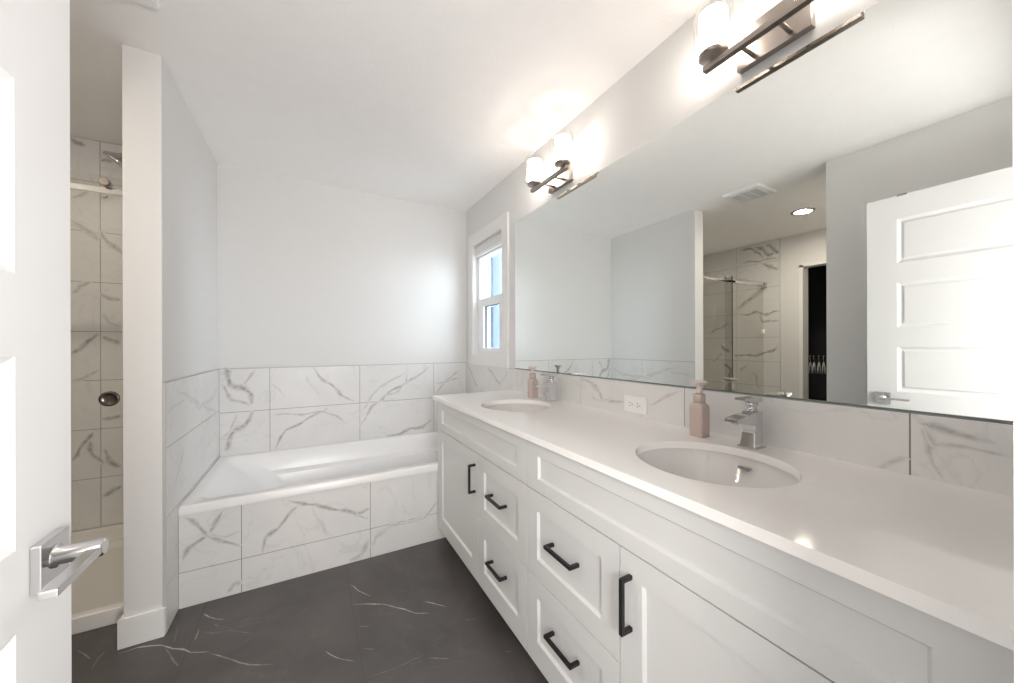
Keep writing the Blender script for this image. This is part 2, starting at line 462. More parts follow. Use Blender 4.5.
def tile_wall(name, to3, cells, veins=(), thick=0.009, gap=0.0016, lift=0.0004):
    """Tiles as slabs on a grout bed; cells = [(u0, u1, z0, z1)], to3's d = 0 at the tile face."""
    mb = MB()
    for (a, b, c, d) in cells:
        A, B, C, D = a + gap, b - gap, c + gap, d - gap
        f0 = [(A, C), (B, C), (B, D), (A, D)]
        mb.quad([to3(u, z, 0) for u, z in f0], 0)
        for i in range(4):
            j = (i + 1) % 4
            mb.quad([to3(*f0[i], 0), to3(*f0[i], -thick), to3(*f0[j], -thick), to3(*f0[j], 0)], 0)
        mb.quad([to3(u, z, -0.0012) for u, z in ((a, c), (b, c), (b, d), (a, d))], 1)
    us = [c[0] for c in cells] + [c[1] for c in cells]
    zs = [c[2] for c in cells] + [c[3] for c in cells]
    vein_strips(mb, to3, veins, 2, lift, 1.2)
    return struct(mb.build(name, [M['tile'], M['grout'], M['vein']], fix=False))


def rows_cols(us, zs):
    return [(a, b, c, d) for a, b in zip(us, us[1:]) for c, d in zip(zs, zs[1:])]


# ------------------------------------------------------------------ the room shell
H = 2.44
XR, XL, YB, YE = 1.247, -0.544, 3.084, 2.045       # right wall, alcove left wall, back wall, end of the partition
XF, YN, YW, XD = -2.24, 1.096, 0.035, -0.345       # far wall behind the shower, near corner, doorway wall, hinge side
mb = MB()
mb.box(-3.7, 1.40, -3.6, 3.2, -0.1, -0.0015, 1)
fu = [-2.84 + 0.6017 * k for k in range(8)]
FT = []
for i, (a, b) in enumerate(zip(fu, fu[1:])):
    y = -0.10 if i % 2 else -0.40
    while y < 3.1:
        FT.append((max(a, -2.32), min(b, 1.247), max(y, -0.085), min(y + 1.2, 3.09)))
        y += 1.2
fl = lambda u, z, d: Vector((u, z, d))
for (a, b, c, d) in FT:
    if b > a and d > c:
        g = 0.0009
        mb.quad([fl(a + g, c + g, 0), fl(b - g, c + g, 0), fl(b - g, d - g, 0), fl(a + g, d - g, 0)], 0)
vein_strips(mb, fl, VEINS['floor'], 2, 0.0004, 0.8)
struct(mb.build('floor', [M['floor'], M['floor_grout'], M['floor_vein']], fix=False))

mb = MB()
mb.box(-3.7, 1.40, -3.6, 3.2, H, H + 0.1)
struct(mb.build('ceiling', M['ceiling']))

WY0, WY1, WZ0, WZ1 = 2.36, 2.915, 1.140, 2.085     # the window's opening
mb = MB()
mb.box(XR, 1.362, -0.085, WY0, 0, H); mb.box(XR, 1.362, WY1, 3.2, 0, H)
mb.box(XR, 1.362, WY0, WY1, 0, WZ0); mb.box(XR, 1.362, WY0, WY1, WZ1, H)
struct(mb.build('wall_right', M['wall']))
mb = MB(); mb.box(-3.7, XR, YB, 3.2, 0, H); struct(mb.build('wall_back', M['wall']))
mb = MB(); mb.box(-0.663, XL, YE, YB, 0, H, bevel=0.004); struct(mb.build('wall_partition', M['wall']))
mb = MB(); mb.box(-0.66, XL, YW, YN, 0, H, bevel=0.004); struct(mb.build('wall_left', M['wall']))
mb = MB(); mb.box(-3.7, -0.66, YN - 0.12, YN, 0, H); struct(mb.build('wall_near', M['wall']))
CY0, CY1, CZ = 1.13, 1.950, 2.09                   # the closet doorway
mb = MB()
mb.box(XF - .12, XF, YN, CY0, 0, H); mb.box(XF - .12, XF, CY1, YB, 0, H); mb.box(XF - .12, XF, CY0, CY1, CZ, H)
struct(mb.build('wall_far', M['wall']))
DX1, DZ = 0.424, 2.045                             # the doorway the picture is taken from
mb = MB()
mb.box(-0.66, XD, -0.085, YW, 0, H); mb.box(DX1 + .02, XR, -0.085, YW, 0, H); mb.box(XD, DX1 + .02, -0.085, YW, DZ + .02, H)
struct(mb.build('wall_front', M['wall']))

# bedroom behind the camera
mb = MB(); mb.box(-2.4, -2.3, -3.6, -0.085, 0, H); struct(mb.build('wall_bedroom_left', M['wall']))
mb = MB(); mb.box(2.2, 2.3, -3.6, -0.085, 0, H); mb.box(1.247, 2.3, -0.2, -0.0855, 0, H); struct(mb.build('wall_bedroom_right', M['wall']))
mb = MB(); mb.box(-2.4, 2.3, -3.7, -3.6, 0, H); struct(mb.build('wall_bedroom_back', M['wall']))
mb = MB(); mb.box(-2.3, -0.66, -0.205, -0.085, 0, H); struct(mb.build('wall_bedroom_front', M['wall']))
mb = MB(); mb.box(1.40, 2.3, -3.6, -0.2, H, H + .1); struct(mb.build('ceiling_bedroom', M['ceiling']))
mb = MB(); mb.box(-2.3, 2.2, -3.6, -0.085, -0.0012, 0.004); struct(mb.build('floor_bedroom', M['carpet']))

# dark closet beyond the far doorway
mb = MB(); mb.box(-3.7, -3.6, 0.9, YB, 0, H); struct(mb.build('wall_closet', M['closet']))
mb = MB()
mb.box(-3.6, XF - .12, 2.46, 2.56, 0, H); mb.box(-3.6, XF - .122, 0.98, 1.10, 0, H)
struct(mb.build('wall_closet_side', M['closet']))
mb = MB()
mb.box(XF - .13, XF + .002, CY1 - .032, CY1 + .001, 0, CZ); mb.box(XF - .13, XF + .002, CY0 - .001, CY0 + .032, 0, CZ)
mb.box(XF - .13, XF + .002, CY0, CY1, CZ - .02, CZ + .001)
struct(mb.build('trim_1', M['trim']))

# door frame beside the camera
mb = MB()
mb.box(DX1, DX1 + .02, -0.10, YW + .002, 0, DZ + .02, bevel=0.002)
mb.box(DX1 + .002, DX1 + .075, YW, YW + .0155, 0, DZ + .09, bevel=0.003)
mb.box(DX1 + .002, DX1 + .075, -0.10, -0.085, 0, DZ + .09, bevel=0.003)
mb.box(DX1 - .012, DX1, -0.06, -0.02, 0, DZ)
mb.box(XD - .02, DX1 + .02, -0.10, YW + .002, DZ, DZ + .02)
mb.box(XD - .075, DX1 + .075, YW, YW + .0155, DZ + .02, DZ + .09, bevel=0.003)
mb.box(XD - .02, XD, -0.10, YW + .002, 0, DZ + .02)
struct(mb.build('trim_2', M['trim']))


def board(name, segs):
    mb = MB()
    for s in segs:
        mb.box(*s, 0, 0.118, bevel=0.003)
    return struct(mb.build(name, M['trim']))


board('baseboard_partition', [(-0.678, -0.538, YE - .011, YE), (-0.675, -0.663, YE - .01, 2.225), (XL, -0.536, YE - .004, 2.048)])
board('baseboard_left', [(XL, XL + .014, YW + .02, YN + .014), (-0.66, XL + .01, YN, YN + .014)])
board('baseboard_near', [(XF + .002, -0.66, YN, YN + .014)])
board('baseboard_far', [(XF, XF + .014, CY1 + .06, 2.13)])

# ------------------------------------------------------------------ tile cladding
yb = lambda y: (lambda u, z, d: Vector((u, y - d, z)))          # faces -y
xr = lambda x: (lambda u, z, d: Vector((x - d, u, z)))          # faces -x
xl = lambda x: (lambda u, z, d: Vector((x + d, u, z)))          # faces +x
tile_wall('trim_3', yb(3.075), rows_cols([-0.535, -0.251, 0.340, 0.936, 1.239], [0.40, 0.470, 0.766, 1.063]), VEINS['back'])
tile_wall('trim_4', xl(-0.535), rows_cols([2.050, 2.640, 3.075], [0.783, 1.062]) + rows_cols([2.050, 3.075], [0.486, 0.783]) + rows_cols([2.050, 3.075], [0.19, 0.486]) + rows_cols([2.050, 2.640], [0.0, 0.19]), VEINS['left'])
tile_wall('trim_5', xr(1.239), rows_cols([0.037, 0.290, 0.881, 1.484, 2.085, 2.213], [0.88, 1.0535]) + rows_cols([2.213, 2.685, 3.075], [0.40, 0.470, 0.766, 1.0535]), VEINS['right'])
tile_wall('trim_6', yb(2.210), rows_cols([-0.535, -0.299, 0.299, 0.897, 1.239], [0.0, 0.166, 0.434]), VEINS['apron'])
srow = [0.145, 0.437, 0.727, 1.016, 1.305, 1.597, 1.895, 2.190, 2.438]
tile_wall('trim_7', yb(3.072), rows_cols([XF + .008, -1.690, -1.090, -0.670], srow), [[r[0], min(1, r[1] * 1.25)] + r[2:] for r in VEINS['shower']])
tile_wall('trim_8', xl(-2.232), rows_cols([2.136, 2.620, 3.072], srow) + rows_cols([2.136, 2.228], [0.0, 0.145]), [[r[0] * 1.2, min(1, r[1] * 1.5)] + [max(v, 2.142) if k % 2 == 0 else v for k, v in enumerate(r[2:])] for r in VEINS['far']])
tile_wall('trim_9', xr(-0.671), rows_cols([2.30, 2.70, 3.072], srow))
mb = MB()                                            # metal edge strips where the tiling stops
mb.box(XL + .001, -0.534, 2.046, 2.0496, 0.118, 1.064); mb.box(XL + .001, -0.534, 2.046, 3.075, 1.0622, 1.0652)
mb.box(-0.535, 1.239, 3.074, 3.083, 1.0634, 1.0660)
mb.box(XF + .001, -2.230, 2.1315, 2.1356, 0, H - .001)
struct(mb.build('trim_10', M['edge_strip']))

# ------------------------------------------------------------------ window
win = bpy.data.objects.new('window_1', None); COL.objects.link(win); win.location = (1.30, 2.637, WZ0); struct(win)
mb = MB()
c = 0.088
mb.box(XR - .017, XR, WY0 - c, WY0, WZ0 - c, WZ1 + c, bevel=0.003)
mb.box(XR - .017, XR, WY1, WY1 + c, WZ0 - c, WZ1 + c, bevel=0.003)
mb.box(XR - .017, XR, WY0, WY1, WZ1, WZ1 + c, bevel=0.003)
mb.box(XR - .017, XR, WY0, WY1, WZ0 - c, WZ0, bevel=0.003)
for bx in ((WY0, WY0 + .008, WZ0, WZ1), (WY1 - .008, WY1, WZ0, WZ1), (WY0, WY1, WZ0, WZ0 + .008), (WY0, WY1, WZ1 - .008, WZ1)):
    mb.box(XR - .012, 1.30, *bx)
mb.build('casing', M['trim'], win)
mb = MB()                                            # frame, transom, the lower sash set in front
x0, x1 = 1.272, 1.345
for bx in ((WY0 + .008, WY0 + .06, WZ0, WZ1), (WY1 - .055, WY1 - .008, WZ0, WZ1), (WY0 + .06, WY1 - .055, WZ1 - .12, WZ1), (WY0 + .06, WY1 - .055, 1.5455, 1.612), (WY0 + .06, WY1 - .055, WZ0, WZ0 + .035)):
    mb.box(x0 + .008, x1, *bx)
mb.build('window_frame', M['vinyl'], win)
mb = MB()
for bx in ((WY0 + .05, WY0 + .112, 1.165, 1.580), (WY1 - .150, WY1 - .04, 1.165, 1.580), (WY0 + .112, WY1 - .150, 1.165, 1.196), (WY0 + .112, WY1 - .150, 1.545, 1.580)):
    mb.box(x0 - .004, x1 - .022, *bx)
sash = mb.build('lower_sash', M['vinyl'], win)
mb = MB()
mb.box(x0 + .010, x0 + .030, WY1 - .156, WY1 - .1495, 1.196, 1.545); mb.box(x0 + .010, x0 + .030, WY0 + .112, WY1 - .15, 1.5405, 1.5455)
mb.build('gasket', M['gasket'], sash)
mb = MB(); mb.box(1.314, 1.320, WY0 + .11, WY1 - .148, 1.195, 1.547); mb.build('lower_pane', M['pane'], win)
mb = MB(); mb.box(1.337, 1.343, WY0 + .058, WY1 - .053, 1.610, WZ1 - .118); mb.build('upper_pane', M['pane'], win)

t = thing('roller_blind', (1.262, 2.637, WZ1 - .01), 'rolled-up grey fabric blind at the top of the small window', 'blind')
mb = MB(); mb.box(1.262, 1.2785, WY0 + .012, WY1 - .012, 2.004, 2.068, bevel=0.005); mb.lathe([(0.011, WY0 + .0125), (0.011, WY1 - .0125)], (1.268, 0, 2.066), 'Y', 20)
mb.build('fabric_roll', M['blind'], t)
mb = MB(); mb.box(1.256, 1.270, WY0 + .013, WY1 - .013, 1.980, 2.004, bevel=0.004); mb.build('bottom_bar', M['plastic'], t)

# house next door, seen through the glass
t = thing('neighbouring_house', (5.2, 9.0, -2.5), 'blue house with light trim boards seen through the window', 'house')
mb = MB(); mb.box(4.6, 12, 4.0, 14.0, -2.6, 7.0)
mb.build('wall_siding', M['siding'], t)
for yy, w in ((4.06, .3), (6.4, .2), (7.6, .2), (8.70, .16), (9.40, .12), (9.78, .30), (10.6, .2), (11.8, .2), (13.0, .3)):
    mb = MB(); mb.box(4.55, 4.62, yy, yy + w, -2.6, 7.0, bevel=.01); mb.build('trim_board', M['siding_trim'], t)
mb = MB(); mb.box(4.57, 4.62, 9.58, 9.70, -2.6, 7.0, bevel=.02); mb.build('downpipe', M['house_glass'], t)
mb = MB(); mb.box(1.41, 40, -20, 40, -2.75, -2.6); struct(mb.build('ground', M['ground']))

# ------------------------------------------------------------------ the open door
door = bpy.data.objects.new('door_1', None); COL.objects.link(door); door.location = (XD + .01, 0.065, 0); struct(door)
DF, DB, DY0, DY1 = -0.3265, -0.3615, 0.065, 0.828
pz = [(1.661, 1.905), (1.309, 1.555), (0.957, 1.203), (0.605, 0.851), (0.253, 0.499)]
pan = [(DY0 + .118, DY1 - .122, a, b) for a, b in pz]
mb = MB(); mb.open_back = True
panelled(mb, lambda u, z, d: Vector((DF + d, u, z)), DY0, DY1, 0.012, 2.030, -0.0175, pan, 0.014, 0.009, mould=0.006)
panelled(mb, lambda u, z, d: Vector((DB - d, u, z)), DY0, DY1, 0.012, 2.030, -0.0175, pan, 0.014, 0.009, mould=0.006)
mb.build('door_leaf', M['door'], door)


def lever(sgn, face):
    x = lambda d: face + sgn * d
    mb = MB()
    a, b = sorted((x(0), x(0.011)))
    mb.box(a, b, 0.731, 0.795, 0.884, 0.948, bevel=0.0015)
    ro = mb.build('handle_rose', M['satin'], door)
    mb = MB()
    mb.lathe([(0.016, 0), (0.016, .013), (0.0125, .0135), (0.0125, .058), (0.010, .0605)], (face, 0.763, 0.919), 'X', 24) if sgn > 0 else \
        mb.lathe([(0.016, 0), (0.016, -.013), (0.0125, -.0135), (0.0125, -.058), (0.010, -.0605)], (face, 0.763, 0.919), 'X', 24)
    a, b = sorted((x(0.043), x(0.060)))
    mb.box(a, b, 0.648, 0.771, 0.9135, 0.9235, bevel=0.002)
    mb.build('handle_lever', M['satin'], ro)


lever(1, DF)
lever(-1, DB)
for zz in (0.25, 1.02, 1.80):
    mb = MB(); mb.lathe([(0.006, 0), (0.006, 0.09)], (DF - .004, DY0 - .006, zz), 'Z', 12); mb.build('hinge', M['satin'], door)
t = thing('door_hook', (-0.342, 0.69, 2.030), 'small grey metal hook strap over the top edge of the open door', 'hook')
mb = MB()
mb.box(-0.366, -0.325, 0.668, 0.706, 2.0305, 2.034); mb.box(-0.3665, -0.3635, 0.668, 0.706, 1.95, 2.034); mb.box(-0.3275, -0.3250, 0.668, 0.706, 2.024, 2.034)
mb.build('strap', M['satin'], t)

# ------------------------------------------------------------------ bathtub
t = thing('bathtub', (0.35, 2.63, 0.0), 'white drop-in bathtub with sloped end set in marble tile surround', 'bathtub')
mb = MB()
bx0, bx1, by0, by1, rz = -0.534, 1.238, 2.206, 3.074, 0.474


def rrect(x0, x1, y0, y1, r, z, n=12):
    pts = []
    for cx, cy, a0 in ((x1 - r, y1 - r, 0), (x0 + r, y1 - r, 90), (x0 + r, y0 + r, 180), (x1 - r, y0 + r, 270)):
        for k in range(n):
            a = math.radians(a0 + 90 * k / (n - 1))
            pts.append(Vector((cx + r * math.cos(a), cy + r * math.sin(a), z)))
    return pts


mb.loft([
    rrect(bx0, bx1, by0, by1, .003, 0.434), rrect(bx0, bx1, by0, by1, .003, 0.466), rrect(bx0 + .004, bx1 - .004, by0 + .005, by1 - .002, .006, rz),
    rrect(bx0 + .045, bx1 - .075, by0 + .050, by1 - .038, .05, rz + .001), rrect(bx0 + .060, bx1 - .085, by0 + .060, by1 - .048, .07, rz - .004),
    rrect(bx0 + .085, bx1 - .095, by0 + .072, by1 - .062, .09, rz - .03), rrect(bx0 + .20, bx1 - .105, by0 + .085, by1 - .080, .11, rz - .12),
    rrect(bx0 + .235, bx1 - .11, by0 + .120, by1 - .135, .11, rz - .135),
    rrect(bx0 + .34, bx1 - .13, by0 + .150, by1 - .165, .13, rz - .27), rrect(bx0 + .42, bx1 - .15, by0 + .18, by1 - .195, .14, rz - .36),
    rrect(bx0 + .50, bx1 - .22, by0 + .25, by1 - .265, .13, rz - .385)], cap0=False, cap1=True)
mb.build('tub_shell', M['acrylic'], t, sharp=50)
mb = MB(); mb.lathe([(0.034, 0), (0.034, -.010), (0.026, -.014), (0.001, -.014)], (bx1 - .112, 2.64, 0.375), 'X', 28)
mb.build('overflow_cover', M['chrome'], t)
mb = MB(); mb.lathe([(0.036, 0), (0.034, .004), (0.020, .006), (0.001, .006)], (bx1 - .36, 2.64, 0.089), 'Z', 28)
mb.build('drain', M['chrome'], t)

# ------------------------------------------------------------------ vanity: two cabinet units under one worktop
FX = 0.683                                           # front face of doors and drawers
front = lambda u, z, d: Vector((FX - d, u, z))


def slab_front(name, y0, y1, z0, z1, stile, rt, rb, parent):
    g = 0.0013
    mb = MB()
    panelled(mb, front, y0 + g, y1 - g, z0 + g, z1 - g, -0.019, [(y0 + stile, y1 - stile, z0 + rb, z1 - rt)], 0.006, 0.009)
    return mb.build(name, M['cabinet'], parent)


def pull(p0, p1, parent):
    """A square black bar pull between two points on the front."""
    mb = MB()
    w = 0.0052
    (y0, z0), (y1, z1) = p0, p1
    mb.box(FX - .036, FX - .026, min(y0, y1) - w, max(y0, y1) + w, min(z0, z1) - w, max(z0, z1) + w, bevel=0.0012)
    for y, z in (p0, p1):
        mb.box(FX - .030, FX + .0005, y - w, y + w, z - w, z + w, bevel=0.001)
    return mb.build('handle', M['black'], parent)


def vanity(label, y0, y1, door_y, draw_y, pull_y, side):
    t = thing('vanity_cabinet', (0.95, (y0 + y1) / 2, 0), label, 'cabinet', 'white bathroom vanity cabinets')
    mb = MB()
    xa, th = FX + .020, 0.016                        # an open box: sides, bottom, back and front rails
    mb.box(xa, 1.238, y0, y0 + th, 0.104, 0.8835); mb.box(xa, 1.238, y1 - th, y1, 0.104, 0.8835)
    mb.box(xa, 1.238, y0 + th, y1 - th, 0.104, 0.120); mb.box(1.226, 1.238, y0 + th, y1 - th, 0.120, 0.8835)
    for za, zb in ((0.120, 0.14), (0.39, 0.425), (0.69, 0.8835)):
        mb.box(xa, xa + .012, y0 + th, y1 - th, za, zb)
    ym = sum(draw_y) / 2 + (0.225 if side > 0 else -0.225)
    mb.box(xa + .0005, xa + .012, ym - .02, ym + .02, 0.14, 0.69)
    mb.build('carcass', M['cabinet'], t)
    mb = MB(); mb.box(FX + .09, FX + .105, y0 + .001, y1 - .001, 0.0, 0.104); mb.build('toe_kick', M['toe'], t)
    if side > 0:
        mb = MB(); mb.box(FX + .012, FX + .030, y1, 2.2005, 0.104, 0.8835); mb.build('filler_strip', M['cabinet'], t)
    else:
        mb = MB(); mb.box(FX + .012, FX + .030, 0.037, y0, 0.104, 0.8835); mb.build('filler_strip', M['cabinet'], t)
    slab_front('false_front', y0, y1, 0.7095, 0.879, 0.071, 0.046, 0.043, t)
    d = slab_front('door', *door_y, 0.104, 0.7085, 0.070, 0.062, 0.082, t)
    pull((pull_y, 0.523), (pull_y, 0.649), d)
    c = (draw_y[0] + draw_y[1]) / 2
    for z0, z1, rb, hz in ((0.409, 0.7085, 0.066, 0.573), (0.104, 0.408, 0.084, 0.288)):
        d = slab_front('drawer', *draw_y, z0, z1, 0.066, 0.066, rb, t)
        pull((c - .062, hz), (c + .062, hz), d)
    return t


vanity('white shaker vanity cabinet unit nearest the bathtub, under the far sink', 1.1185, 2.155, (1.557, 2.155), (1.1185, 1.556), 1.588, 1)
vanity('white shaker vanity cabinet unit nearest the doorway, under the nearer sink', 0.070, 1.1175, (0.070, 0.668), (0.669, 1.1175), 0.632, -1)

SINKS = [(0.937, 1.632), (0.937, 0.591)]
RX, RY = 0.180, 0.196
CX0, CX1, CY_0, CY_1, CZ0, CZ1 = 0.662, 1.2385, 0.037, 2.204, 0.884, 0.906
mb = MB()
ys = [CY_0, 0.300, 0.900, 1.355, 1.955, CY_1]


def holed(mb, sx, sy, y0, y1, z):
    angs = sorted({2 * math.pi * k / 72 for k in range(72)} | {math.atan2(b - sy, a - sx) % (2 * math.pi) for a in (CX0, CX1) for b in (y0, y1)})
    E, R = [], []
    for a in angs:
        ca, sa = math.cos(a), math.sin(a)
        k = 1 / math.sqrt((ca / RX) ** 2 + (sa / RY) ** 2)
        E.append(Vector((sx + k * ca, sy + k * sa, z)))
        tx = ((CX1 if ca > 0 else CX0) - sx) / ca if abs(ca) > 1e-9 else 1e9
        ty = ((y1 if sa > 0 else y0) - sy) / sa if abs(sa) > 1e-9 else 1e9
        k = min(tx, ty)
        R.append(Vector((sx + k * ca, sy + k * sa, z)))
    n = len(angs)
    for i in range(n):
        j = (i + 1) % n
        q = [R[i], R[j], E[j], E[i]]
        mb.quad(q if z > 0.9 else q[::-1])
    return E


for (sx, sy), (y0, y1) in ((SINKS[0], (1.355, 1.955)), (SINKS[1], (0.300, 0.900))):
    e1 = holed(mb, sx, sy, y0, y1, CZ1)
    e0 = [Vector((p.x, p.y, CZ0)) for p in e1]
    holed(mb, sx, sy, y0, y1, CZ0)
    r = 0.0015                                       # eased inner edge
    for i in range(len(e1)):
        j = (i + 1) % len(e1)
        f = mb.quad([e1[i], e1[j], e0[j], e0[i]])
for y0, y1 in ((CY_0, .3), (.9, 1.355), (1.955, CY_1)):
    mb.quad([(CX0, y0, CZ1), (CX1, y0, CZ1), (CX1, y1, CZ1), (CX0, y1, CZ1)])
    mb.quad([(CX0, y1, CZ0), (CX1, y1, CZ0), (CX1, y0, CZ0), (CX0, y0, CZ0)])
for a, b in zip(ys, ys[1:]):
    mb.quad([(CX0, b, CZ1), (CX0, b, CZ0), (CX0, a, CZ0), (CX0, a, CZ1)])
    mb.quad([(CX1, a, CZ1), (CX1, a, CZ0), (CX1, b, CZ0), (CX1, b, CZ1)])
mb.quad([(CX0, CY_0, CZ0), (CX1, CY_0, CZ0), (CX1, CY_0, CZ1), (CX0, CY_0, CZ1)])
mb.quad([(CX0, CY_1, CZ1), (CX1, CY_1, CZ1), (CX1, CY_1, CZ0), (CX0, CY_1, CZ0)])
bmesh.ops.remove_doubles(mb.bm, verts=mb.bm.verts[:], dist=1e-5)
tag(mb.build('countertop', M['counter']), 'long white quartz worktop running over both vanity cabinets', 'countertop')

# sinks
t = thing('sink', (SINKS[0][0], SINKS[0][1], CZ0), 'white oval undermount basin beside the bathtub end of the worktop', 'sink', 'oval undermount sinks')
mb = MB()
sx, sy = SINKS[0]


def ell(kx, ky, z, n=56):
    return [Vector((sx + kx * math.cos(2 * math.pi * k / n), sy + ky * math.sin(2 * math.pi * k / n), z)) for k in range(n)]


prof = [(0.022, 0.8838), (0.008, 0.8838), (0.007, 0.876), (-0.006, 0.850), (-0.020, 0.815), (-0.040, 0.780), (-0.070, 0.757), (-0.105, 0.746), (-0.150, 0.742)]
mb.loft([ell(RX + .022, RY + .022, 0.872)] + [ell(RX + d, RY + d, z) for d, z in prof] + [ell(0.024, 0.024, 0.740)], cap0=False, cap1=True)
inner = mb.build('basin', M['basin'], t, sharp=45)
mb = MB(); mb.lathe([(0.030, 0), (0.029, .003), (0.022, .004), (0.020, .001), (0.001, .001)], (sx, sy, 0.7405), 'Z', 28); mb.build('drain', M['chrome'], t)
mb = MB(); mb.box(sx + RX - .020, sx + RX - .0045, sy - .017, sy + .017, 0.852, 0.860, bevel=0.002); mb.build('overflow_slot', M['chrome'], t)
copy_tree(t, (0, SINKS[1][1] - SINKS[0][1], 0), 'white oval undermount basin nearest the doorway, in front of the nearer faucet')

# faucets
t = thing('faucet', (1.170, 1.650, CZ1), 'chrome single-lever faucet behind the sink nearest the bathtub', 'faucet', 'chrome basin faucets')
fx, fy, fz = 1.170, 1.650, CZ1
mb = MB(); mb.box(fx - .032, fx + .026, fy - .027, fy + .027, fz, fz + .0055, bevel=0.002); mb.build('base_plate', M['chrome'], t)


def box_loop(x0, x1, y0, y1, z, r=.004):
    return rrect(x0, x1, y0, y1, r, z, 4)


mb = MB()
mb.loft([box_loop(fx - .027, fx + .022, fy - .0225, fy + .0225, fz + .005), box_loop(fx - .022, fx + .022, fy - .0205, fy + .0205, fz + .045),
         box_loop(fx - .021, fx + .022, fy - .020, fy + .020, fz + .085), box_loop(fx - .021, fx + .022, fy - .020, fy + .020, fz + .108)], smooth=False)
mb.build('body', M['chrome'], t)
mb = MB()                                            # flat wedge spout reaching over the basin
sec = lambda x, z0, z1, w: [Vector((x, fy - w, z0)), Vector((x, fy + w, z0)), Vector((x, fy + w, z1)), Vector((x, fy - w, z1))]
mb.loft([sec(fx - .015, fz + .066, fz + .104, .0195), sec(fx - .06, fz + .077, fz + .101, .0195), sec(fx - .104, fz + .084, fz + .096, .019), sec(fx - .110, fz + .086, fz + .094, .018)], smooth=False)
sp = mb.build('spout', M['chrome'], t)
mb = MB(); mb.lathe([(0.010, 0), (0.010, -.006), (0.008, -.007)], (fx - .090, fy, fz + .084), 'Z', 20); mb.build('aerator', M['satin'], sp)
mb = MB(); mb.lathe([(0.018, .108), (0.018, .112), (0.0135, .115), (0.0135, .124), (0.017, .128), (0.017, .138)], (fx, fy, fz), 'Z', 24); mb.build('cartridge', M['chrome'], t)
mb = MB()
mb.loft([sec(fx + .021, fz + .137, fz + .150, .020), sec(fx - .02, fz + .137, fz + .150, .0195), sec(fx - .060, fz + .145, fz + .153, .016), sec(fx - .064, fz + .147, fz + .152, .015)], smooth=False)
mb.build('lever', M['chrome'], t)
copy_tree(t, (0, -1.045, 0), 'chrome single-lever faucet behind the nearer sink, right of the near soap bottle')

# soap dispensers
t = thing('soap_dispenser', (1.150, 1.812, CZ1), 'dusty pink soap bottle with pump beside the far faucet near the window', 'soap dispenser', 'pink soap dispensers')
bx, by = 1.150, 1.812
mb = MB()
rs = lambda h, z, r: rrect(bx - h, bx + h, by - h, by + h, r, CZ1 + z, 6)
mb.loft([rs(.0215, .0002, .006), rs(.0238, .003, .007), rs(.0238, .096, .007), rs(.0232, .104, .009), rs(.019, .111, .012), rs(.0175, .114, .0150)])
mb.build('bottle', M['pink'], t, sharp=40)
mb = MB(); mb.lathe([(0.0165, .114), (0.0165, .117), (0.0185, .118), (0.0185, .140), (0.0165, .143), (0.006, .145)], (bx, by, CZ1), 'Z', 24); mb.build('collar', M['pink'], t)
mb = MB()
mb.lathe([(0.0115, .145), (0.0105, .150), (0.010, .165), (0.0125, .173), (0.020, .176), (0.0245, .180), (0.0245, .185), (0.022, .1875)], (bx, by, CZ1), 'Z', 28)
pu = mb.build('pump_head', M['pump'], t)
mb = MB(); mb.tube([(bx - .012, by, CZ1 + .179), (bx - .026, by, CZ1 + .179), (bx - .029, by, CZ1 + .175)], .0045, 10); mb.build('nozzle', M['pump'], pu)
copy_tree(t, (0.004, 0.764 - 1.812, 0), 'dusty pink soap bottle with pump standing beside the nearer sink and faucet')

# power outlet in the backsplash
t = thing('power_outlet', (1.238, 1.115, 0.956), 'white double power outlet set sideways in the marble backsplash', 'outlet')
mb = MB(); mb.box(1.2315, 1.2388, 1.055, 1.175, 0.921, 0.991, bevel=0.002); mb.build('cover_plate', M['plastic'], t)
for cy in (1.094, 1.136):
    mb = MB(); mb.box(1.2298, 1.2320, cy - .017, cy + .017, 0.939, 0.973, bevel=0.001); s = mb.build('socket', M['plastic'], t)
    mb = MB()
    for dz in (-.0065, .0065):
        mb.box(1.2294, 1.2300, cy + .001, cy + .009, 0.956 + dz - .0012, 0.956 + dz + .0012)
    mb.lathe([(0.0026, 1.2294), (0.0026, 1.2300)], (0, cy - .008, 0.956), 'X', 12)
    mb.build('slots', M['slot'], s)

# ------------------------------------------------------------------ mirror
t = thing('wall_mirror', (1.245, 1.11, 1.056), 'huge frameless mirror above the double vanity', 'mirror')
mb = MB()
mb.quad([(1.2435, 0.038, 1.0565), (1.2435, 2.182, 1.0565), (1.2435, 2.182, 2.072), (1.2435, 0.038, 2.072)])
for a, b in (((0.038, 1.0565), (2.182, 1.0565)), ((2.182, 1.0565), (2.182, 2.072)), ((2.182, 2.072), (0.038, 2.072)), ((0.038, 2.072), (0.038, 1.0565))):
    mb.quad([(1.2435, *a), (1.2435, *b), (1.2468, *b), (1.2468, *a)], 1)
mb.quad([(1.2468, 0.038, 2.072), (1.2468, 2.182, 2.072), (1.2468, 2.182, 1.0565), (1.2468, 0.038, 1.0565)], 1)
mb.build('mirror_glass', [M['mirror'], M['mirror_edge']], t)
mb = MB(); mb.box(1.2405, 1.2466, 0.038, 2.182, 1.0545, 1.0590); mb.build('bottom_channel', M['mirror_edge'], t)

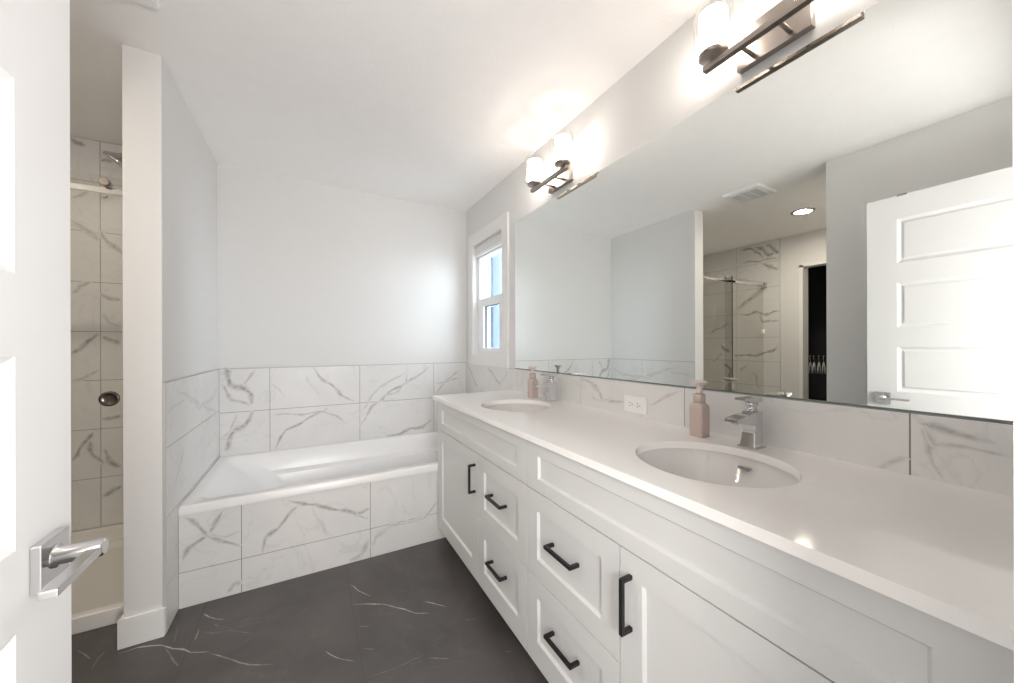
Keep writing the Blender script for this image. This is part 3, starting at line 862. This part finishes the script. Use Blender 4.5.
# ------------------------------------------------------------------ wall lamps
t = thing('vanity_light', (1.245, 1.650, 2.17), 'two-shade nickel wall lamp above the far end of the mirror', 'wall lamp', 'two-shade wall lamps above the mirror')
cy = 1.650
mb = MB(); mb.box(1.224, 1.2468, cy - .102, cy + .102, 2.108, 2.236, bevel=0.002); mb.build('backplate', M['nickel'], t)
mb = MB(); mb.box(1.139, 1.160, cy - .175, cy + .165, 2.119, 2.137, bevel=0.002); mb.build('crossbar', M['nickel'], t)
for dy in (-.05, .05):
    mb = MB(); mb.tube([(1.226, cy + dy, 2.128), (1.155, cy + dy, 2.128)], .0065, 12); mb.build('arm', M['nickel'], t)
    mb = MB(); mb.lathe([(0.006, 1.212), (0.006, 1.226)], (0, cy + dy * .9, 2.182), 'X', 14); mb.build('screw_cap', M['nickel'], t)
for dy in (-.135, .135):
    px, py = 1.150, cy + dy
    mb = MB(); mb.lathe([(0.010, 2.137), (0.012, 2.143), (0.036, 2.150), (0.044, 2.156), (0.044, 2.164), (0.040, 2.167)], (px, py, 0), 'Z', 32); mb.build('shade_cup', M['nickel'], t)
    mb = MB(); mb.lathe([(0.0415, 2.168), (0.0415, 2.292)], (px, py, 0), 'Z', 32, cap1=False)
    mb.lathe([(0.0415, 2.292), (0.036, 2.290), (0.001, 2.289)], (px, py, 0), 'Z', 32, mi=1, cap0=False); mb.build('opal_shade', [M['shade'], M['plastic']], t)  # unlit top cap added to keep lamp glare off the ceiling
    mb = MB(); mb.lathe([(0.058, 2.166), (0.058, 2.305), (0.0555, 2.305), (0.0555, 2.166)], (px, py, 0), 'Z', 40, cap0=False, cap1=False)
    # close the cylinder's foot so the clear glass sits on the cup
    mb.lathe([(0.058, 2.166), (0.0445, 2.164)], (px, py, 0), 'Z', 40, cap0=False, cap1=False)
    mb.build('clear_shade', M['clear'], t)
copy_tree(t, (0, -1.075, 0), 'two-shade nickel wall lamp cut by the top of the photo, above the nearer sink')

# ------------------------------------------------------------------ ceiling fittings
t = thing('ceiling_vent', (-0.61, 1.617, H), 'square white ceiling vent with dark grille seen in the mirror', 'vent')
vx0, vx1, vy0, vy1 = -0.755, -0.466, 1.478, 1.756
mb = MB()
out = rrect(vx0, vx1, vy0, vy1, .008, H - .0005, 4); mid = rrect(vx0 + .006, vx1 - .006, vy0 + .006, vy1 - .006, .008, H - .018, 4)
inn = rrect(vx0 + .045, vx1 - .045, vy0 + .04, vy1 - .04, .003, H - .022, 4); inn2 = rrect(vx0 + .047, vx1 - .047, vy0 + .042, vy1 - .042, .003, H - .006, 4)
mb.loft([out, mid, inn, inn2], cap0=False, cap1=False, smooth=False); mb.build('vent_frame', M['plastic'], t)
mb = MB(); mb.box(vx0 + .03, vx1 - .03, vy0 + .03, vy1 - .03, H - .006, H - .001); mb.build('vent_back', M['ventdark'], t)
mb = MB()
n = 9
for k in range(n):
    x = vx0 + .05 + (vx1 - vx0 - .10) * (k + .5) / n
    mb.box(x - .003, x + .003, vy0 + .042, vy1 - .042, H - .0205, H - .015)
for k in (1, 2):
    y = vy0 + .042 + (vy1 - vy0 - .084) * k / 3
    mb.box(vx0 + .047, vx1 - .047, y - .004, y + .004, H - .0195, H - .0145)
mb.build('grille', M['plastic'], t)

t = thing('recessed_light', (-1.465, 1.600, H), 'round lit recessed ceiling light in front of the shower', 'ceiling light')
mb = MB(); mb.lathe([(0.088, -.0005), (0.088, -.006), (0.068, -.010), (0.063, -.006), (0.063, -.0008)], (-1.465, 1.600, H), 'Z', 40, cap0=False, cap1=False); mb.build('trim_ring', M['nickel'], t)
mb = MB(); mb.lathe([(0.064, -.005), (0.05, -.0055), (0.001, -.006)], (-1.465, 1.600, H), 'Z', 40); mb.build('diffuser', M['pot'], t)

# ------------------------------------------------------------------ shower
t = thing('shower_tray', (-1.43, 2.65, 0), 'low white acrylic shower tray with raised front curb', 'shower tray')
mb = MB()
sx0, sx1, sy0, sy1 = -2.230, -0.6725, 2.232, 3.070
mb.box(sx0, sx1, sy0, sy0 + .10, 0.0, 0.070, bevel=0.008, seg=3); mb.build('curb', M['pan'], t)
mb = MB()
mb.loft([rrect(sx0, sx1, sy0 + .09, sy1, .01, 0.001, 6), rrect(sx0, sx1, sy0 + .09, sy1, .01, 0.060, 6), rrect(sx0 + .03, sx1 - .03, sy0 + .11, sy1 - .03, .03, 0.055, 6), rrect(sx0 + .08, sx1 - .08, sy0 + .16, sy1 - .08, .05, 0.035, 6)])
mb.build('tray_floor', M['pan'], t)
mb = MB()
mb.box(sx0, sx1, sy1 - .014, sy1, 0.05, 0.1445, bevel=0.003); mb.box(sx0, sx0 + .014, sy0 + .09, sy1, 0.05, 0.1445, bevel=0.003); mb.box(sx1 - .014, sx1, sy0 + .09, sy1, 0.05, 0.1445, bevel=0.003)
mb.build('upstand', M['pan'], t)

t = thing('shower_rail', (-0.70, 2.300, 1.91), 'chrome sliding rail across the top of the shower glass', 'rail')
mb = MB(); mb.box(-2.230, -0.690, 2.276, 2.288, 1.896, 1.922, bevel=0.002); mb.build('rail_bar', M['chrome'], t)
for a in (-0.712, -2.230):
    mb = MB(); mb.box(a, a + .038, 2.270, 2.296, 1.884, 1.950, bevel=0.003); mb.build('rail_bracket', M['chrome'], t)

t = thing('sliding_shower_door', (-1.10, 2.280, 0.075), 'clear glass sliding shower panel with round knob hung from the rail', 'shower door')
mb = MB(); mb.box(-1.505, -0.716, 2.258, 2.266, 0.076, 1.965, bevel=0.001); mb.build('glass_panel', M['screen'], t)
for xx in (-0.787, -1.414):
    mb = MB(); mb.lathe([(0.015, 2.246), (0.0175, 2.248), (0.0175, 2.255), (0.015, 2.2575)], (xx, 0, 1.939), 'Y', 28); r = mb.build('roller', M['nickel'], t)
    mb = MB(); mb.lathe([(0.014, 2.2665), (0.0160, 2.272), (0.0160, 2.290), (0.014, 2.292)], (xx, 0, 1.9385), 'Y', 24); mb.build('roller_wheel', M['chrome'], r)
    mb = MB(); mb.lathe([(0.009, 2.248), (0.011, 2.251), (0.010, 2.2575)], (xx, 0, 1.878), 'Y', 20); mb.build('stop_bolt', M['nickel'], r)
mb = MB(); mb.lathe([(0.030, 2.2575), (0.033, 2.254), (0.033, 2.248), (0.028, 2.245), (0.022, 2.250), (0.001, 2.2505)], (-0.772, 0, 0.986), 'Y', 32); mb.build('door_knob', M['dark_nickel'], t)
mb = MB(); mb.box(-1.5085, -1.505, 2.257, 2.267, 0.076, 1.960); mb.build('edge_seal', M['gasket'], t)

t = thing('fixed_shower_panel', (-1.85, 2.322, 0.072), 'fixed clear glass shower panel against the far tiled wall', 'shower panel')
mb = MB(); mb.box(-2.212, -1.440, 2.298, 2.306, 0.0715, 1.960, bevel=0.001); mb.build('glass_panel', M['screen'], t)
mb = MB()
mb.tube([(-1.80, 2.270, 1.10), (-1.60, 2.270, 1.10)], .008, 12); mb.tube([(-1.78, 2.298, 1.10), (-1.78, 2.270, 1.10)], .007, 10); mb.tube([(-1.62, 2.298, 1.10), (-1.62, 2.270, 1.10)], .007, 10)
mb.build('bar_handle', M['chrome'], t)
mb = MB(); mb.box(-2.2315, -2.19, 2.290, 2.314, 1.35, 1.40, bevel=0.003); mb.build('wall_clamp', M['plastic'], t)

t = thing('overhead_shower', (-0.672, 2.60, 2.16), 'chrome shower head on a short arm from the partition wall', 'shower head')
mb = MB(); mb.lathe([(0.030, -0.6715), (0.028, -0.680), (0.012, -0.684)], (0, 2.60, 2.25), 'X', 24); mb.build('flange', M['chrome'], t)
mb = MB(); mb.tube([(-0.68, 2.60, 2.25), (-0.74, 2.60, 2.252), (-0.79, 2.60, 2.235), (-0.83, 2.60, 2.205)], .010, 14); mb.build('arm', M['chrome'], t)
mb = MB()
mb.lathe([(0.014, 0.0), (0.018, -.02), (0.045, -.045), (0.056, -.055), (0.056, -.068), (0.050, -.071)], (0, 0, 0), 'Z', 32)
Rm = Matrix.Rotation(math.radians(38), 4, 'Y')
for v in mb.bm.verts:
    v.co = Rm @ v.co + Vector((-0.826, 2.60, 2.210))
mb.build('spray_head', M['chrome'], t)

# ------------------------------------------------------------------ closet contents, a few pixels in the mirror
t = thing('closet_rod', (-2.95, 1.78, 1.06), 'black hanging rod inside the dark closet', 'rod')
mb = MB(); mb.tube([(-2.95, 1.101, 1.06), (-2.95, 2.459, 1.06)], .014, 12); mb.build('rod', M['black'], t)
yy, rz_ = 2.04, 1.06
proto = thing('clothes_hanger', (-2.95, yy, rz_), 'white clothes hanger on the rod inside the dark closet', 'hanger', 'white hangers in the closet')
mb = MB()
mb.tube([(-2.966, yy, rz_ - .005), (-2.962, yy, rz_ + .015), (-2.95, yy, rz_ + .019), (-2.936, yy, rz_ + .012), (-2.936, yy, rz_ - .005), (-2.95, yy, rz_ - .03), (-2.95, yy, rz_ - .065)], .004, 8)
mb.build('hook', M['plastic'], proto)
mb = MB()
mb.tube([(-2.95, yy, rz_ - .06), (-2.92, yy, rz_ - .12), (-2.915, yy, rz_ - .20)], .007, 8); mb.tube([(-2.95, yy, rz_ - .06), (-2.98, yy, rz_ - .12), (-2.985, yy, rz_ - .20)], .007, 8)
mb.build('shoulders', M['plastic'], proto)
for k in (-1.1, 1.2, 2.1):
    copy_tree(proto, (0, k * .042, 0))
